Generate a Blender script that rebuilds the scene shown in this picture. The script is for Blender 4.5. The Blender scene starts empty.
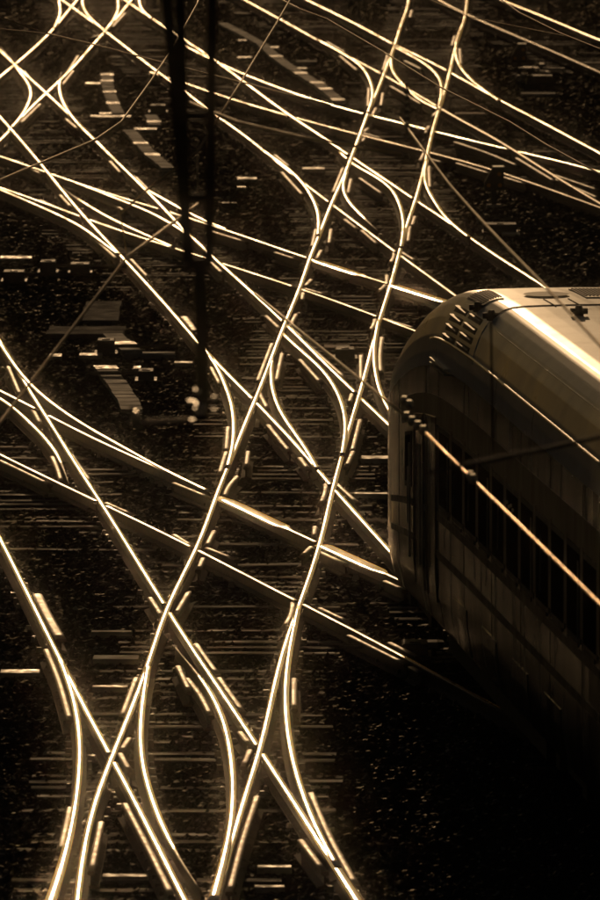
import bpy, bmesh, math, random
import numpy as np
from mathutils import Vector, Matrix
random.seed(7); rng = np.random.default_rng(7)
sc = bpy.context.scene
COL = sc.collection

# ------------------------------------------------------------------ camera, sky, sun, exposure
F = 11300.0; CAMZ = 13.1; RT = 0.20; YH = -525.0           # focal length in photo pixels, camera height, rail-top height, horizon row
TILT = math.atan((450 - YH) / F)
cam_d = bpy.data.cameras.new('camera'); cam = bpy.data.objects.new('camera', cam_d); COL.objects.link(cam)
cam.location = (0, 0, CAMZ); cam.rotation_euler = (math.pi/2 - TILT, 0, 0)
cam_d.sensor_fit = 'VERTICAL'; cam_d.sensor_height = 36; cam_d.lens = 36 * F / 900
cam_d.clip_start = 1; cam_d.clip_end = 6000
cam_d.dof.use_dof = True; cam_d.dof.focus_distance = 135; cam_d.dof.aperture_fstop = 7.0
sc.camera = cam

SUN_EL = math.radians(8.2); SUN_AZ = math.radians(-1.3)     # low sun ahead of the camera, a little to the left
w = bpy.data.worlds.new('World'); sc.world = w; w.use_nodes = True
nt = w.node_tree
sky = nt.nodes.new('ShaderNodeTexSky'); sky.sky_type = 'NISHITA'; sky.sun_disc = False
sky.sun_elevation = SUN_EL; sky.sun_rotation = SUN_AZ
sky.dust_density = 1.0; sky.air_density = 1.0; sky.ozone_density = 1.0
nt.links.new(sky.outputs[0], nt.nodes['Background'].inputs[0])
nt.nodes['Background'].inputs[1].default_value = 0.09
sd = bpy.data.lights.new('sun', 'SUN'); sun = bpy.data.objects.new('sun', sd); COL.objects.link(sun)
sd.energy = 4.5; sd.angle = math.radians(0.6); sd.color = (1.0, 0.69, 0.42)
S = Vector((math.sin(SUN_AZ)*math.cos(SUN_EL), math.cos(SUN_AZ)*math.cos(SUN_EL), math.sin(SUN_EL)))
sun.rotation_euler = S.to_track_quat('Z', 'Y').to_euler(); sun.location = S * 400
vs = sc.view_settings; vs.view_transform = 'Standard'; vs.look = 'None'; vs.gamma = 1; vs.exposure = -4.4
vs.use_curve_mapping = False
vs.use_white_balance = True; vs.white_balance_temperature = 8000
sc.cycles.use_denoising = True
sc.cycles.volume_bounces = 2; sc.cycles.sample_clamp_indirect = 1500
sc.cycles.max_bounces = 6; sc.cycles.diffuse_bounces = 2; sc.cycles.glossy_bounces = 4

BLOOM_HAZE = 0.00048  # density of the added volume that gives the rails their bloom
# ------------------------------------------------------------------ helpers
CT, ST = math.cos(TILT), math.sin(TILT)
def un(px, py, z=RT):
    """photo pixel -> point on the horizontal plane at height z"""
    x = (px - 300) / F; y = -(py - 450) / F
    d = (x, CT + y*ST, -ST + y*CT); k = (z - CAMZ) / d[2]
    return Vector((d[0]*k, d[1]*k, z))
def pr(p):
    z = p[2] - CAMZ; fw = p[1]*CT - z*ST; up = p[1]*ST + z*CT
    return 300 + F*p[0]/fw, 450 - F*up/fw

def mat(name, col, rough=0.6, metal=0.0, noise=None, bump=0.0, bscale=20.0, spec=0.5, rvar=0.0, rscale=3.0, stretch=(1,1,1), coat=0.0):
    m = bpy.data.materials.new(name); m.use_nodes = True
    n = m.node_tree.nodes; l = m.node_tree.links; b = n['Principled BSDF']
    b.inputs['Base Color'].default_value = (*col, 1); b.inputs['Roughness'].default_value = rough
    b.inputs['Metallic'].default_value = metal; b.inputs['Specular IOR Level'].default_value = spec
    if coat: b.inputs['Coat Weight'].default_value = coat; b.inputs['Coat Roughness'].default_value = 0.12
    tc = n.new('ShaderNodeTexCoord'); mp = n.new('ShaderNodeMapping'); mp.inputs['Scale'].default_value = stretch
    geo = n.new('ShaderNodeNewGeometry'); l.new(geo.outputs['Position'], mp.inputs['Vector'])
    if noise:
        t = n.new('ShaderNodeTexNoise'); t.inputs['Scale'].default_value = noise[0]; t.inputs['Detail'].default_value = 6
        l.new(mp.outputs[0], t.inputs['Vector'])
        r = n.new('ShaderNodeValToRGB'); l.new(t.outputs['Fac'], r.inputs[0])
        r.color_ramp.elements[0].position = 0.3; r.color_ramp.elements[1].position = 0.72
        r.color_ramp.elements[0].color = (*col, 1); r.color_ramp.elements[1].color = (*noise[1], 1)
        l.new(r.outputs[0], b.inputs['Base Color'])
    if rvar:
        t = n.new('ShaderNodeTexNoise'); t.inputs['Scale'].default_value = rscale; t.inputs['Detail'].default_value = 5
        l.new(mp.outputs[0], t.inputs['Vector'])
        r = n.new('ShaderNodeMapRange'); r.inputs[1].default_value = 0.3; r.inputs[2].default_value = 0.7
        r.inputs[3].default_value = max(0.03, rough - rvar); r.inputs[4].default_value = min(1, rough + rvar)
        l.new(t.outputs['Fac'], r.inputs[0]); l.new(r.outputs[0], b.inputs['Roughness'])
    if bump:
        t = n.new('ShaderNodeTexNoise'); t.inputs['Scale'].default_value = bscale; t.inputs['Detail'].default_value = 4
        l.new(mp.outputs[0], t.inputs['Vector'])
        bp = n.new('ShaderNodeBump'); bp.inputs['Strength'].default_value = 1.0; bp.inputs['Distance'].default_value = bump
        l.new(t.outputs['Fac'], bp.inputs['Height']); l.new(bp.outputs[0], b.inputs['Normal'])
    return m
M = {
 'steel':   mat('rail_steel_polished', (0.64,0.60,0.54), 0.15, 1.0, rvar=0.05, rscale=0.7),
 'bright':  mat('rail_steel_glint', (0.76,0.71,0.64), 0.10, 1.0, rvar=0.015, rscale=1.5),  # paler, smoother steel standing in for sun glints on the rails
 'rust':    mat('rail_rust', (0.035,0.020,0.012), 0.75, 0.0, noise=(14,(0.09,0.05,0.028)), bump=0.002, bscale=60, spec=0.3),
 'dull':    mat('check_rail_steel', (0.20,0.155,0.115), 0.44, 0.6, noise=(6,(0.26,0.20,0.15)), rvar=0.08, rscale=5, bump=0.0006, bscale=40),
 'plate':   mat('fastening_steel', (0.08,0.06,0.042), 0.55, 0.4, rvar=0.22, rscale=9),
 'sleeper': mat('sleeper_wood', (0.020,0.015,0.011), 0.75, 0.0, noise=(9,(0.045,0.035,0.026)), bump=0.006, bscale=22, rvar=0.22, rscale=1.6, spec=0.35, stretch=(1,3,1)),
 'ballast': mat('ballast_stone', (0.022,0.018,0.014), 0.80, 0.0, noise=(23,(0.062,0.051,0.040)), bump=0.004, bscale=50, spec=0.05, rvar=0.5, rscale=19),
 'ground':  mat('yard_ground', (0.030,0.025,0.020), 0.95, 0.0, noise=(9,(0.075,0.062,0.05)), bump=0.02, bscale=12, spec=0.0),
 'concrete':mat('trough_concrete', (0.16,0.14,0.115), 0.70, 0.0, noise=(5,(0.24,0.21,0.18)), bump=0.002, bscale=60, rvar=0.06, rscale=3),
 'galv':    mat('galvanised_cover', (0.30,0.28,0.25), 0.50, 0.7, noise=(11,(0.16,0.14,0.12)), rvar=0.16, rscale=8, bump=0.002, bscale=35),
 'black':   mat('black_paint', (0.012,0.011,0.010), 0.55, 0.0, noise=(8,(0.03,0.026,0.022)), rvar=0.1),
 'darksteel':mat('gantry_steel', (0.022,0.020,0.018), 0.7, 0.2, noise=(6,(0.045,0.038,0.03)), rvar=0.1, spec=0.2),
 'wire':    mat('wire_bronze', (0.42,0.31,0.19), 0.50, 1.0, rvar=0.05),
 'copper':  mat('wire_copper', (0.85,0.52,0.27), 0.27, 1.0, rvar=0.05),
 'wiredark':mat('wire_dark', (0.05,0.045,0.04), 0.7, 0.2),
 'porcelain':mat('insulator_glaze', (0.62,0.50,0.36), 0.28, 0.6, coat=0.6),
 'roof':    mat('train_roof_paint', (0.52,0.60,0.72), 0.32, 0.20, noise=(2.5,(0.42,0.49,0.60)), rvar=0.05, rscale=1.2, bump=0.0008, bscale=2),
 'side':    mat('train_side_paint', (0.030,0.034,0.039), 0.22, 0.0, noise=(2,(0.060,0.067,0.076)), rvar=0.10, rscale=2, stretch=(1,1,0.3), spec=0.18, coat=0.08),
 'band':    mat('train_band_paint', (0.16,0.11,0.07), 0.4, 0.0, noise=(7,(0.09,0.06,0.04)), rvar=0.1, stretch=(1,1,0.3)),
 'trim':    mat('train_trim_metal', (0.5,0.48,0.45), 0.30, 1.0),
 'glass':   mat('train_window_glass', (0.006,0.006,0.006), 0.08, 0.0, spec=0.0),
 'rubber':  mat('black_rubber', (0.010,0.009,0.008), 0.6),
 'under':   mat('underframe_grime', (0.02,0.016,0.012), 0.8, 0.0, noise=(6,(0.05,0.04,0.03))),
 'lid':     mat('machine_lid_glint', (0.05,0.044,0.037), 0.60, 0.0, noise=(9,(0.05,0.042,0.034)), rvar=0.08, rscale=6),  # paler than the housing, standing in for the glint on flat lids
 'stripe':  mat('train_stripe_paint', (0.06,0.052,0.044), 0.45, 0.0, noise=(3,(0.03,0.026,0.022)), rvar=0.1),
 'glint':   mat('glint_metal', (0.75,0.70,0.62), 0.30, 1.0, rvar=0.05),  # for small plates and dots that imitate glints
 'hatch':   mat('roof_hatch_rubber', (0.22,0.20,0.18), 0.55, 0.0, spec=0.3),
 'worn':    mat('rail_steel_worn', (0.52,0.44,0.34), 0.30, 1.0, rvar=0.08, rscale=0.9),
 'panelmat':mat('worn_panel_concrete', (0.07,0.06,0.048), 0.85, 0.0, noise=(7,(0.13,0.11,0.09)), bump=0.006, bscale=25, spec=0.2, rvar=0.1, rscale=4),
 'grille':  mat('grille_dark', (0.015,0.014,0.012), 0.6),
 'slat':    mat('grille_slat', (0.55,0.52,0.48), 0.38, 0.7),
}
def stone_mat():
    m = M['ballast']; n = m.node_tree.nodes; l = m.node_tree.links; b = n['Principled BSDF']; out = n['Material Output']
    col = b.inputs['Base Color'].links[0].from_socket; nor = b.inputs['Normal'].links[0].from_socket
    geo = n.new('ShaderNodeNewGeometry'); vo = n.new('ShaderNodeTexVoronoi'); vo.inputs['Scale'].default_value = 17; l.new(geo.outputs['Position'], vo.inputs['Vector'])
    sep = n.new('ShaderNodeSeparateColor'); l.new(vo.outputs['Color'], sep.inputs[0])
    mr = n.new('ShaderNodeMapRange'); mr.inputs[1].default_value = .84; mr.inputs[2].default_value = 1.0; mr.inputs[3].default_value = 0; mr.inputs[4].default_value = .42; l.new(sep.outputs[0], mr.inputs[0])
    d = n.new('ShaderNodeBsdfDiffuse'); d.inputs['Roughness'].default_value = 1; l.new(col, d.inputs['Color']); l.new(nor, d.inputs['Normal'])
    gl = n.new('ShaderNodeBsdfGlossy'); gl.inputs['Roughness'].default_value = .42; gl.inputs['Color'].default_value = (.5,.47,.42,1); l.new(nor, gl.inputs['Normal'])
    mx = n.new('ShaderNodeMixShader'); l.new(mr.outputs[0], mx.inputs[0]); l.new(d.outputs[0], mx.inputs[1]); l.new(gl.outputs[0], mx.inputs[2]); l.new(mx.outputs[0], out.inputs['Surface'])
stone_mat()
def lens_mat():
    m = mat('amber_lens', (0.55,0.22,0.03), 0.15, 0.0, coat=0.5)
    return m
M['amber'] = lens_mat()

def new_obj(name, verts, faces, mats, parent=None, origin=(0,0,0), midx=None, smooth=None):
    me = bpy.data.meshes.new(name); o = Vector(origin)
    me.from_pydata([(v[0]-o.x, v[1]-o.y, v[2]-o.z) for v in verts], [], faces)
    if not isinstance(mats, (list, tuple)): mats = [mats]
    for m in mats: me.materials.append(M[m])
    if midx is not None: me.polygons.foreach_set('material_index', midx)
    if smooth is not None:
        me.polygons.foreach_set('use_smooth', smooth if not isinstance(smooth, bool) else [smooth]*len(faces))
    me.update()
    ob = bpy.data.objects.new(name, me); COL.objects.link(ob)
    if parent is not None: ob.parent = parent
    if parent is None: ob.location = o
    return ob
def link(name, me, parent=None, loc=(0,0,0), rot=(0,0,0), scale=(1,1,1)):
    ob = bpy.data.objects.new(name, me); COL.objects.link(ob)
    ob.parent = parent; ob.location = loc; ob.rotation_euler = rot; ob.scale = scale
    return ob
def thing(name, label, cat, loc=(0,0,0), rotz=0, group=None):
    o = bpy.data.objects.new(name, None); COL.objects.link(o); o.location = loc; o.rotation_euler = (0,0,rotz)
    o.empty_display_size = 0.3
    o['label'] = label; o['category'] = cat
    if group: o['group'] = group
    return o
def tag(o, label, cat, group=None):
    o['label'] = label; o['category'] = cat
    if group: o['group'] = group
    return o
class MB:
    def __init__(s): s.v = []; s.f = []
    def box(s, c, d, rz=0.0, taper=1.0, bev=0.0):
        cx, cy, cz = c; a, b, h = d[0]/2, d[1]/2, d[2]/2; k = len(s.v); co, si = math.cos(rz), math.sin(rz)
        if bev > 0:
            rings = ((-h, 0), (h-bev, 0), (h, bev))
            for z, i in rings:
                for x, y in ((-a+i,-b+i),(a-i,-b+i),(a-i,b-i),(-a+i,b-i)):
                    s.v.append((cx+x*co-y*si, cy+x*si+y*co, cz+z))
            s.f.append((k+3,k+2,k+1,k))
            for r in range(2):
                for i in range(4):
                    j = (i+1) % 4; s.f.append((k+r*4+i, k+r*4+j, k+r*4+4+j, k+r*4+4+i))
            s.f.append((k+8,k+9,k+10,k+11)); return s
        for z, t in ((-h,1.0),(h,taper)):
            for x, y in ((-a,-b),(a,-b),(a,b),(-a,b)):
                s.v.append((cx+(x*co-y*si)*t, cy+(x*si+y*co)*t, cz+z))
        s.f += [(k+3,k+2,k+1,k),(k+4,k+5,k+6,k+7)] + [(k+i,k+(i+1)%4,k+4+(i+1)%4,k+4+i) for i in range(4)]
        return s
    def tube(s, pts, r, n=8):
        pts = [Vector(p) for p in pts]; k = len(s.v)
        rad = r if isinstance(r, (list, tuple)) else [r]*len(pts)
        for i, p in enumerate(pts):
            t = (pts[min(i+1,len(pts)-1)] - pts[max(i-1,0)]).normalized()
            a = t.cross(Vector((0,0,1)) if abs(t.z) < 0.95 else Vector((1,0,0))).normalized(); b = t.cross(a)
            for j in range(n):
                q = p + (a*math.cos(2*math.pi*j/n) + b*math.sin(2*math.pi*j/n)) * rad[i]; s.v.append(tuple(q))
        for i in range(len(pts)-1):
            for j in range(n):
                s.f.append((k+i*n+j, k+i*n+(j+1)%n, k+(i+1)*n+(j+1)%n, k+(i+1)*n+j))
        s.f.append(tuple(k+j for j in range(n))[::-1]); s.f.append(tuple(k+(len(pts)-1)*n+j for j in range(n)))
        return s
    def prism(s, poly, y0, y1):
        """poly in x,z, extruded along y"""
        k = len(s.v); n = len(poly)
        for y in (y0, y1):
            for x, z in poly: s.v.append((x, y, z))
        s.f.append(tuple(range(k, k+n))); s.f.append(tuple(range(k+2*n-1, k+n-1, -1)))
        for i in range(n): s.f.append((k+i, k+n+i, k+n+(i+1)%n, k+(i+1)%n))
        return s
    def build(s, name, m, parent=None, smooth=False):
        return new_obj(name, s.v, s.f, m, parent, smooth=smooth if smooth else None)
    def mesh(s, name, m):
        me = bpy.data.meshes.new(name); me.from_pydata(s.v, [], s.f); me.materials.append(M[m]); me.update(); return me

# ------------------------------------------------------------------ rails: pixel traces -> x(y) on the rail-top plane
def fit(pts, sig=2.0):
    P = sorted(((un(*p).y, un(*p).x) for p in pts))
    y = np.array([p[0] for p in P]); x = np.array([p[1] for p in P])
    step = 0.5; n = max(4, int((y[-1]-y[0])/step)+1); yy = np.linspace(y[0], y[-1], n)
    if len(y) == 2: return yy, np.interp(yy, y, x)
    # monotone-ish hermite through the trace, then smoothing with linear padding
    m = np.gradient(x, y); i = np.clip(np.searchsorted(y, yy) - 1, 0, len(y)-2); h = y[i+1]-y[i]; t = (yy-y[i])/h
    xx = (2*t**3-3*t**2+1)*x[i] + (t**3-2*t**2+t)*h*m[i] + (-2*t**3+3*t**2)*x[i+1] + (t**3-t**2)*h*m[i+1]
    st = (yy[1]-yy[0]); r = int(3*sig/st); r = min(r, n-1)
    if r >= 1:
        kx = np.arange(-r, r+1)*st; kern = np.exp(-kx**2/(2*sig*sig)); kern /= kern.sum()
        pad = np.concatenate([2*xx[0]-xx[r:0:-1], xx, 2*xx[-1]-xx[-2:-r-2:-1]])
        xx = np.convolve(pad, kern, 'valid')
    return yy, xx

# (name, track, kind, trace)  kind: m main, a narrow running band, d dull
R = {
 # track 1: lower left, straight through the bottom slip
 'S1': [(-40,466),(0,539),(25,589),(50,640),(66,672),(85,709),(110,755),(130,792),(150,830),(165,862),(186,902),(215,960)],
 'S2': [(-40,285),(0,341),(12,360),(27,387),(50,422),(67,450),(80,471),(105,508),(125,541),(150,581),(166,607),(194,651),(212,677),(235,711),(258,746),(282,783),(300,809),(315,834),(332,858),(361,902),(395,955)],
 # track 2: the long one up the middle, left and right rail
 'S3': [(72,955),(77,900),(82,855),(90,811),(100,783),(112,757),(130,711),(147,670),(165,609),(181,578),(197,549),(216,495),(227,468),(234,452),(247,418),(256,398),(270,362),(284,325),(300,288),(310,257),(319,236),(332,202),(346,172),(352,155),(360,135),(367,115),(375,97),(387,66),(395,45),(402,22),(407,10),(410,-12)],
 'S4': [(203,950),(216,900),(225,868),(233,838),(241,807),(252,776),(260,754),(269,715),(275,680),(286,640),(301,601),(320,546),(333,487),(342,456),(350,425),(359,397),(369,360),(377,328),(392,281),(400,250),(407,225),(417,196),(425,165),(435,122),(443,98),(450,72),(456,45),(465,18),(468,-10)],
 # track 3: shallow lower crossing
 'A3': [(-60,362),(0,390),(32,406),(75,430),(112,448),(150,463),(216,495),(280,525),(320,544),(382,571),(405,582),(450,603),(520,635)],
 'A4': [(-60,424),(0,455),(25,467),(50,479),(92,499),(150,526),(197,549),(292,599),(350,627),(382,645),(420,665),(470,692),(540,730)],
 # track 4: the train's track
 'B1': [(-60,48),(0,117),(10,128),(45,169),(75,206),(92,225),(125,260),(150,287),(175,315),(197,341),(211,357),(227,373),(256,402),(300,448),(325,478),(336,491),(367,525),(402,564),(450,616),(520,690),(600,775),(700,880)],
 'B2': [(-60,-2),(0,51),(15,65),(45,92),(75,120),(110,155),(150,194),(206,251),(222,265),(250,290),(285,323),(325,363),(357,394),(394,429),(450,482),(520,548),(620,645),(740,760)],
 # track 5: shallow upper crossing
 'A1': [(-60,137),(0,156),(42,171),(80,184),(120,198),(150,206),(211,225),(250,238),(300,256),(357,274),(392,285),(450,303),(540,331)],
 'A2': [(-60,168),(0,187),(37,200),(85,218),(100,224),(150,240),(206,258),(225,264),(300,288),(375,315),(422,333),(520,370)],
 # track 6
 'L':  [(35,-22),(62,0),(72,7),(105,31),(135,54),(150,66),(186,92),(209,110),(250,139),(275,160),(300,180),(332,204),(356,222),(392,249),(450,291),(520,343)],
 'J':  [(95,-22),(125,0),(150,17),(185,40),(215,60),(242,80),(300,122),(325,138),(352,157),(400,189),(411,197),(450,222),(475,241),(545,286),(620,335)],
 # track 7
 'M7': [(185,46),(215,61),(250,77),(275,86),(300,96),(335,106),(367,115),(407,124),(430,130),(452,136),(475,142),(510,149),(550,159),(582,166),(640,183)],
 'N7': [(150,72),(189,84),(210,92),(230,99),(262,108),(300,119),(325,126),(357,134),(404,146),(425,151),(450,157),(495,170),(525,180),(560,193),(600,207),(650,226)],
 # track 8
 'P':  [(265,-20),(307,0),(330,11),(362,27),(395,45),(417,55),(450,72),(475,86),(500,100),(550,126),(600,153),(660,184)],
 'Q':  [(210,-18),(245,0),(267,12),(300,30),(330,47),(360,62),(382,74),(412,91),(437,106),(450,114),(500,141),(525,157),(555,176),(600,203),(650,233)],
 # track 9
 'U':  [(420,-12),(450,6),(462,12),(517,36),(555,52),(600,72),(660,98)],
 'V':  [(470,-13),(502,0),(530,11),(562,24),(600,40),(660,65)],
 # track 10 in the upper left corner
 'W1': [(-50,120),(0,76),(15,64),(40,42),(54,28),(65,14),(77,0),(92,-20)],
 'W2': [(-45,178),(0,140),(10,130),(27,111),(47,92),(60,80),(75,65),(95,42),(105,31),(120,14),(131,0),(146,-20)],
}
SLIP = {  # curved rails of the slip switches
 'bottom': [
  [(60,660),(66,674),(75,705),(80,742),(79,775),(75,810),(67,847),(59,877),(50,902),(30,960)],
  [(148,667),(145,685),(141,715),(140,735),(142,765),(150,794),(160,822),(172,847),(188,872),(201,889)],
  [(175,646),(187,660),(200,676),(217,703),(227,730),(232,762),(234,795),(231,828),(224,862),(213,902)],
  [(299,606),(290,650),(286,680),(286,712),(290,747),(297,776),(312,818),(325,846),(338,867)]],
 'left': [
  [(0,344),(15,367),(30,385),(60,410),(100,435),(130,451),(150,463),(180,478),(212,493)],
  [(-15,390),(0,397),(15,409),(32,425),(55,450),(62,464),(69,483)]],
 'middle': [
  [(208,354),(216,365),(225,385),(232,405),(234,425),(232,452),(227,468)],
  [(276,345),(272,360),(271,380),(277,405),(290,427),(303,444),(318,470)],
  [(283,334),(300,350),(320,367),(332,382),(341,400),(346,422),(345,440),(342,456)],
  [(379,320),(374,350),(376,375),(382,397),(394,418),(405,436)]],
 'upper left': [
  [(76,183),(120,200),(150,212),(170,223),(192,237),(210,254)],
  [(142,187),(165,200),(185,211),(207,222),(230,231)],
  [(63,188),(70,193),(82,202),(117,222),(150,237),(175,248)],
  [(0,190),(40,207),(80,226),(105,245),(119,255)]],
 'upper middle': [
  [(262,150),(285,166),(300,180),(312,197),(319,217),(318,236)],
  [(344,178),(346,192),(356,206),(375,222),(398,238),(420,252)] if False else [(347,172),(343,185),(346,198),(358,212),(378,230)],
  [(340,152),(357,167),(375,176),(390,187),(400,205),(404,225),(401,248)],
  [(427,160),(425,170),(426,185),(435,202),(450,222),(470,238)]],
 'upper right': [
  [(318,40),(340,52),(360,65),(370,80),(373,95),(368,113)],
  [(392,55),(391,64),(394,74),(407,88),(424,103),(440,110)],
  [(395,47),(410,55),(427,65),(439,77),(442,92),(438,110)],
  [(464,22),(457,40),(456,55),(461,68),(475,83),(500,101)]],
 'corner': [
  [(61,72),(59,90),(65,107),(76,122),(95,141)],
  [(15,66),(20,73),(27,82),(31,94),(27,106),(19,119),(8,131)],
  [(82,-10),(82,0),(84,10),(92,20),(106,32)],
  [(117,-10),(118,2),(118,10),(112,22),(103,33)],
  [(139,-8),(139,0),(142,10),(152,19)],
  [(59,-10),(59,2),(60,14),(54,28)]],
}
CHECK = [ # short check, wing and guard rails (photo traces); w = extra wide
 [(37,592),(48,614),(61,637),'w'], [(46,648),(58,677),(70,719)], [(0,459),(50,483)], [(52,455),(57,466),(61,480)], [(71,453),(90,480)], [(106,501),(136,514)],
 [(174,481),(213,497)], [(226,450),(219,473)], [(248,450),(246,466)], [(237,475),(228,485),(224,496)], [(174,533),(195,546)], [(214,529),(206,545)], [(207,546),(237,558)], [(203,556),(198,568)],
 [(293,600),(291,614),(283,626)], [(150,596),(163,616)], [(188,591),(175,613)], [(196,642),(218,673)], [(178,664),(190,690)],
 [(300,456),(309,468)], [(326,482),(325,492),(320,503)], [(336,481),(358,501)], [(353,450),(346,466)], [(315,525),(314,536)], [(311,545),(302,554)], [(320,550),(346,562)], [(385,579),(405,588)], [(320,606),(352,621)], [(349,633),(407,662)], [(411,665),(421,671)], [(390,641),(418,655)],
 [(136,676),(121,716)], [(129,736),(120,750)], [(120,751),(131,771)], [(70,805),(60,850)], [(125,801),(147,843),(172,893)], [(101,820),(91,870)],
 [(219,676),(243,710)], [(240,730),(251,743)], [(250,748),(243,765)], [(257,794),(243,837),(229,890)], [(187,676),(200,692),(211,714)], [(294,676),(294,707)],
 [(311,791),(329,833),(357,884)], [(301,838),(325,870)],
 [(211,230),(247,241)], [(275,251),(300,259)], [(210,260),(223,272)], [(184,315),(197,331),'w'], [(266,314),(281,328)], [(296,313),(289,327)], [(290,326),(304,338)], [(211,366),(220,383)], [(272,342),(257,381)], [(282,352),(276,380)], [(268,423),(290,450)], [(228,425),(226,450)], [(259,391),(268,408)],
 [(316,228),(312,246)], [(331,228),(329,243)], [(321,249),(316,259)], [(311,278),(304,286)], [(305,287),(329,294)], [(303,291),(302,300)], [(387,274),(386,284),(377,291)], [(375,318),(374,324),(369,330)], [(394,249),(394,256),(390,262)], [(402,251),(417,260)], [(410,225),(408,241)], [(362,229),(378,243)], [(384,317),(420,328)], [(382,336),(380,355),(381,372)], [(361,354),(361,380)], [(304,340),(345,376)], [(300,358),(321,381)], [(360,418),(352,450)], [(352,392),(349,402)],
 [(412,9),(410,17)], [(327,41),(346,52)], [(340,55),(358,70)], [(369,87),(368,106)], [(376,107),(372,115)], [(388,53),(383,70)], [(383,92),(381,105)], [(391,85),(422,103)], [(405,60),(423,69)], [(439,109),(432,116)], [(429,125),(425,133)], [(368,127),(363,132)], [(364,132),(385,138)], [(365,136),(362,141)], [(425,150),(420,160)], [(343,167),(333,192)], [(351,178),(348,193)], [(360,177),(383,193)], [(429,165),(430,187)], [(415,215),(412,225)], [(345,218),(358,228)],
 [(455,35),(452,45)], [(460,48),(461,64)], [(455,141),(485,151),(519,165)], [(517,157),(555,180)], [(457,162),(493,173)], [(505,176),(527,183)], [(556,174),(600,189)], [(557,178),(600,197)], [(430,158),(445,162)],
 [(65,75),(78,55)], [(62,84),(73,70)], [(20,122),(40,103)], [(66,118),(78,128)], [(110,160),(121,172)], [(136,176),(150,190)], [(60,194),(71,206)], [(85,228),(117,258)], [(131,258),(148,276)], [(0,48),(12,60)], [(24,70),(30,77)], [(88,37),(104,33)], [(112,26),(125,12)], [(140,56),(152,68)], [(275,154),(290,166)], [(282,171),(303,194)], [(125,210),(118,206)],
 [(8,365),(20,393)], [(33,408),(41,423)], [(20,162),(42,173)], [(40,199),(70,213)],
]
FIT = {k: fit(v, 3.0) for k, v in R.items()}
TR = {  # tracks: (left rail, right rail, name words)
 'T2': ('S3','S4','long double railed track running up the middle through every slip crossing'),
 'T1': ('S1','S2','straight track from the left edge to the bottom centre'),
 'T4': ('B1','B2','diagonal track from the upper left that runs under the train'),
 'T3': ('A3','A4','lower of the two shallow tracks, running from the left edge to below the train nose'),
 'T5': ('A1','A2','upper of the two shallow tracks, ending behind the train roof'),
 'T6': ('L','J','diagonal track from the top left corner passing just beyond the train roof'),
 'T8': ('Q','P','diagonal track from the top centre to the right edge'),
 'T7': ('N7','M7','narrow shining shallow track leaving right beyond the low signal'),
 'T9': ('U','V','farthest track, cutting the top right corner'),
 'T10':('W1','W2','track in the top left corner rising to the right'),
}
PROF = [(-.070,-.165),(-.070,-.150),(-.009,-.128),(-.009,-.046),(-.036,-.036),(-.036,-.012),(-.030,-.005),(-.017,-.0012),(.017,-.0012),(.030,-.005),(.036,-.012),(.036,-.036),(.009,-.046),(.009,-.128),(.070,-.150),(.070,-.165)]
WIDE = [(u*(1.7 if abs(u) < .05 and abs(u) > .01 else 1.0), z) for u, z in PROF]
def sweep(yy, xx, ztop, origin, gaps=(), kind='m', glint=(), prof=PROF, name='rail', parent=None, taper=None):
    """sweep the rail section along x(y); gaps are (y, half length) left open; returns the part"""
    V, Fc, MI, SM = [], [], [], []
    n = len(prof); runs = []; cur = []
    # insert gap edges
    ys = list(yy); 
    for g, hl in gaps: ys += [g-hl, g+hl]
    ys = np.array(sorted(y for y in ys if yy[0] <= y <= yy[-1])); xs = np.interp(ys, yy, xx)
    for i in range(len(ys)-1):
        ym = (ys[i]+ys[i+1])/2
        if ys[i+1]-ys[i] < 1e-4: continue
        if any(abs(ym-g) < hl for g, hl in gaps):
            if len(cur) > 1: runs.append(cur)
            cur = []
            continue
        if not cur: cur = [i]
        cur.append(i+1)
    if len(cur) > 1: runs.append(cur)
    for run in runs:
        k0 = len(V)
        for a, i in enumerate(run):
            j0, j1 = run[max(a-1,0)], run[min(a+1,len(run)-1)]
            t = Vector((xs[j1]-xs[j0], ys[j1]-ys[j0], 0)).normalized(); nx, ny = t.y, -t.x
            kw = max([1.0] + [(3.2 if kind == 'a' else 1+.75*min(1, (g1-ys[i])/9)) for g0, g1 in glint if g0 <= ys[i] <= g1])  # rail head widened along the glints to imitate their flare
            tp = 1.0
            if taper: d_ = (ys[i]-yy[0]) if taper == 'near' else (yy[-1]-ys[i]); tp = max(.22, min(1, d_/4.5))
            for u, z in prof: V.append((xs[i]+nx*u*(kw if .01 < abs(u) < .05 else 1)*tp-origin[0], ys[i]+ny*u*tp-origin[1], ztop+z-.025*(1-tp)-origin[2]))
        for a in range(len(run)-1):
            ym = (ys[run[a]]+ys[run[a+1]])/2
            gl = any(g0 <= ym <= g1 for g0, g1 in glint)
            for j in range(n-1):
                Fc.append((k0+a*n+j, k0+(a+1)*n+j, k0+(a+1)*n+j+1, k0+a*n+j+1))
                top = 6 <= j <= 8
                if kind == 'd': mi = 2 if 5 <= j <= 9 else 1
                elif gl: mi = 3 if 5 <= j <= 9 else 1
                elif kind == 'a': mi = 4 if j == 7 else (2 if top else 1)
                else: mi = 0 if top else (2 if 5 <= j <= 9 else 1)
                if taper and ((ym-yy[0]) if taper == 'near' else (yy[-1]-ym)) < 3.2 and mi == 0: mi = 2
                MI.append(mi); SM.append(5 <= j <= 9)
        Fc.append(tuple(k0+j for j in range(n))); Fc.append(tuple(k0+(len(run)-1)*n+j for j in range(n-1,-1,-1))); MI += [1,1]; SM += [False, False]
    if not V: return None
    return new_obj(name, V, Fc, ['steel','rust','dull','bright','worn'], parent, (0,0,0), MI, SM)
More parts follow.
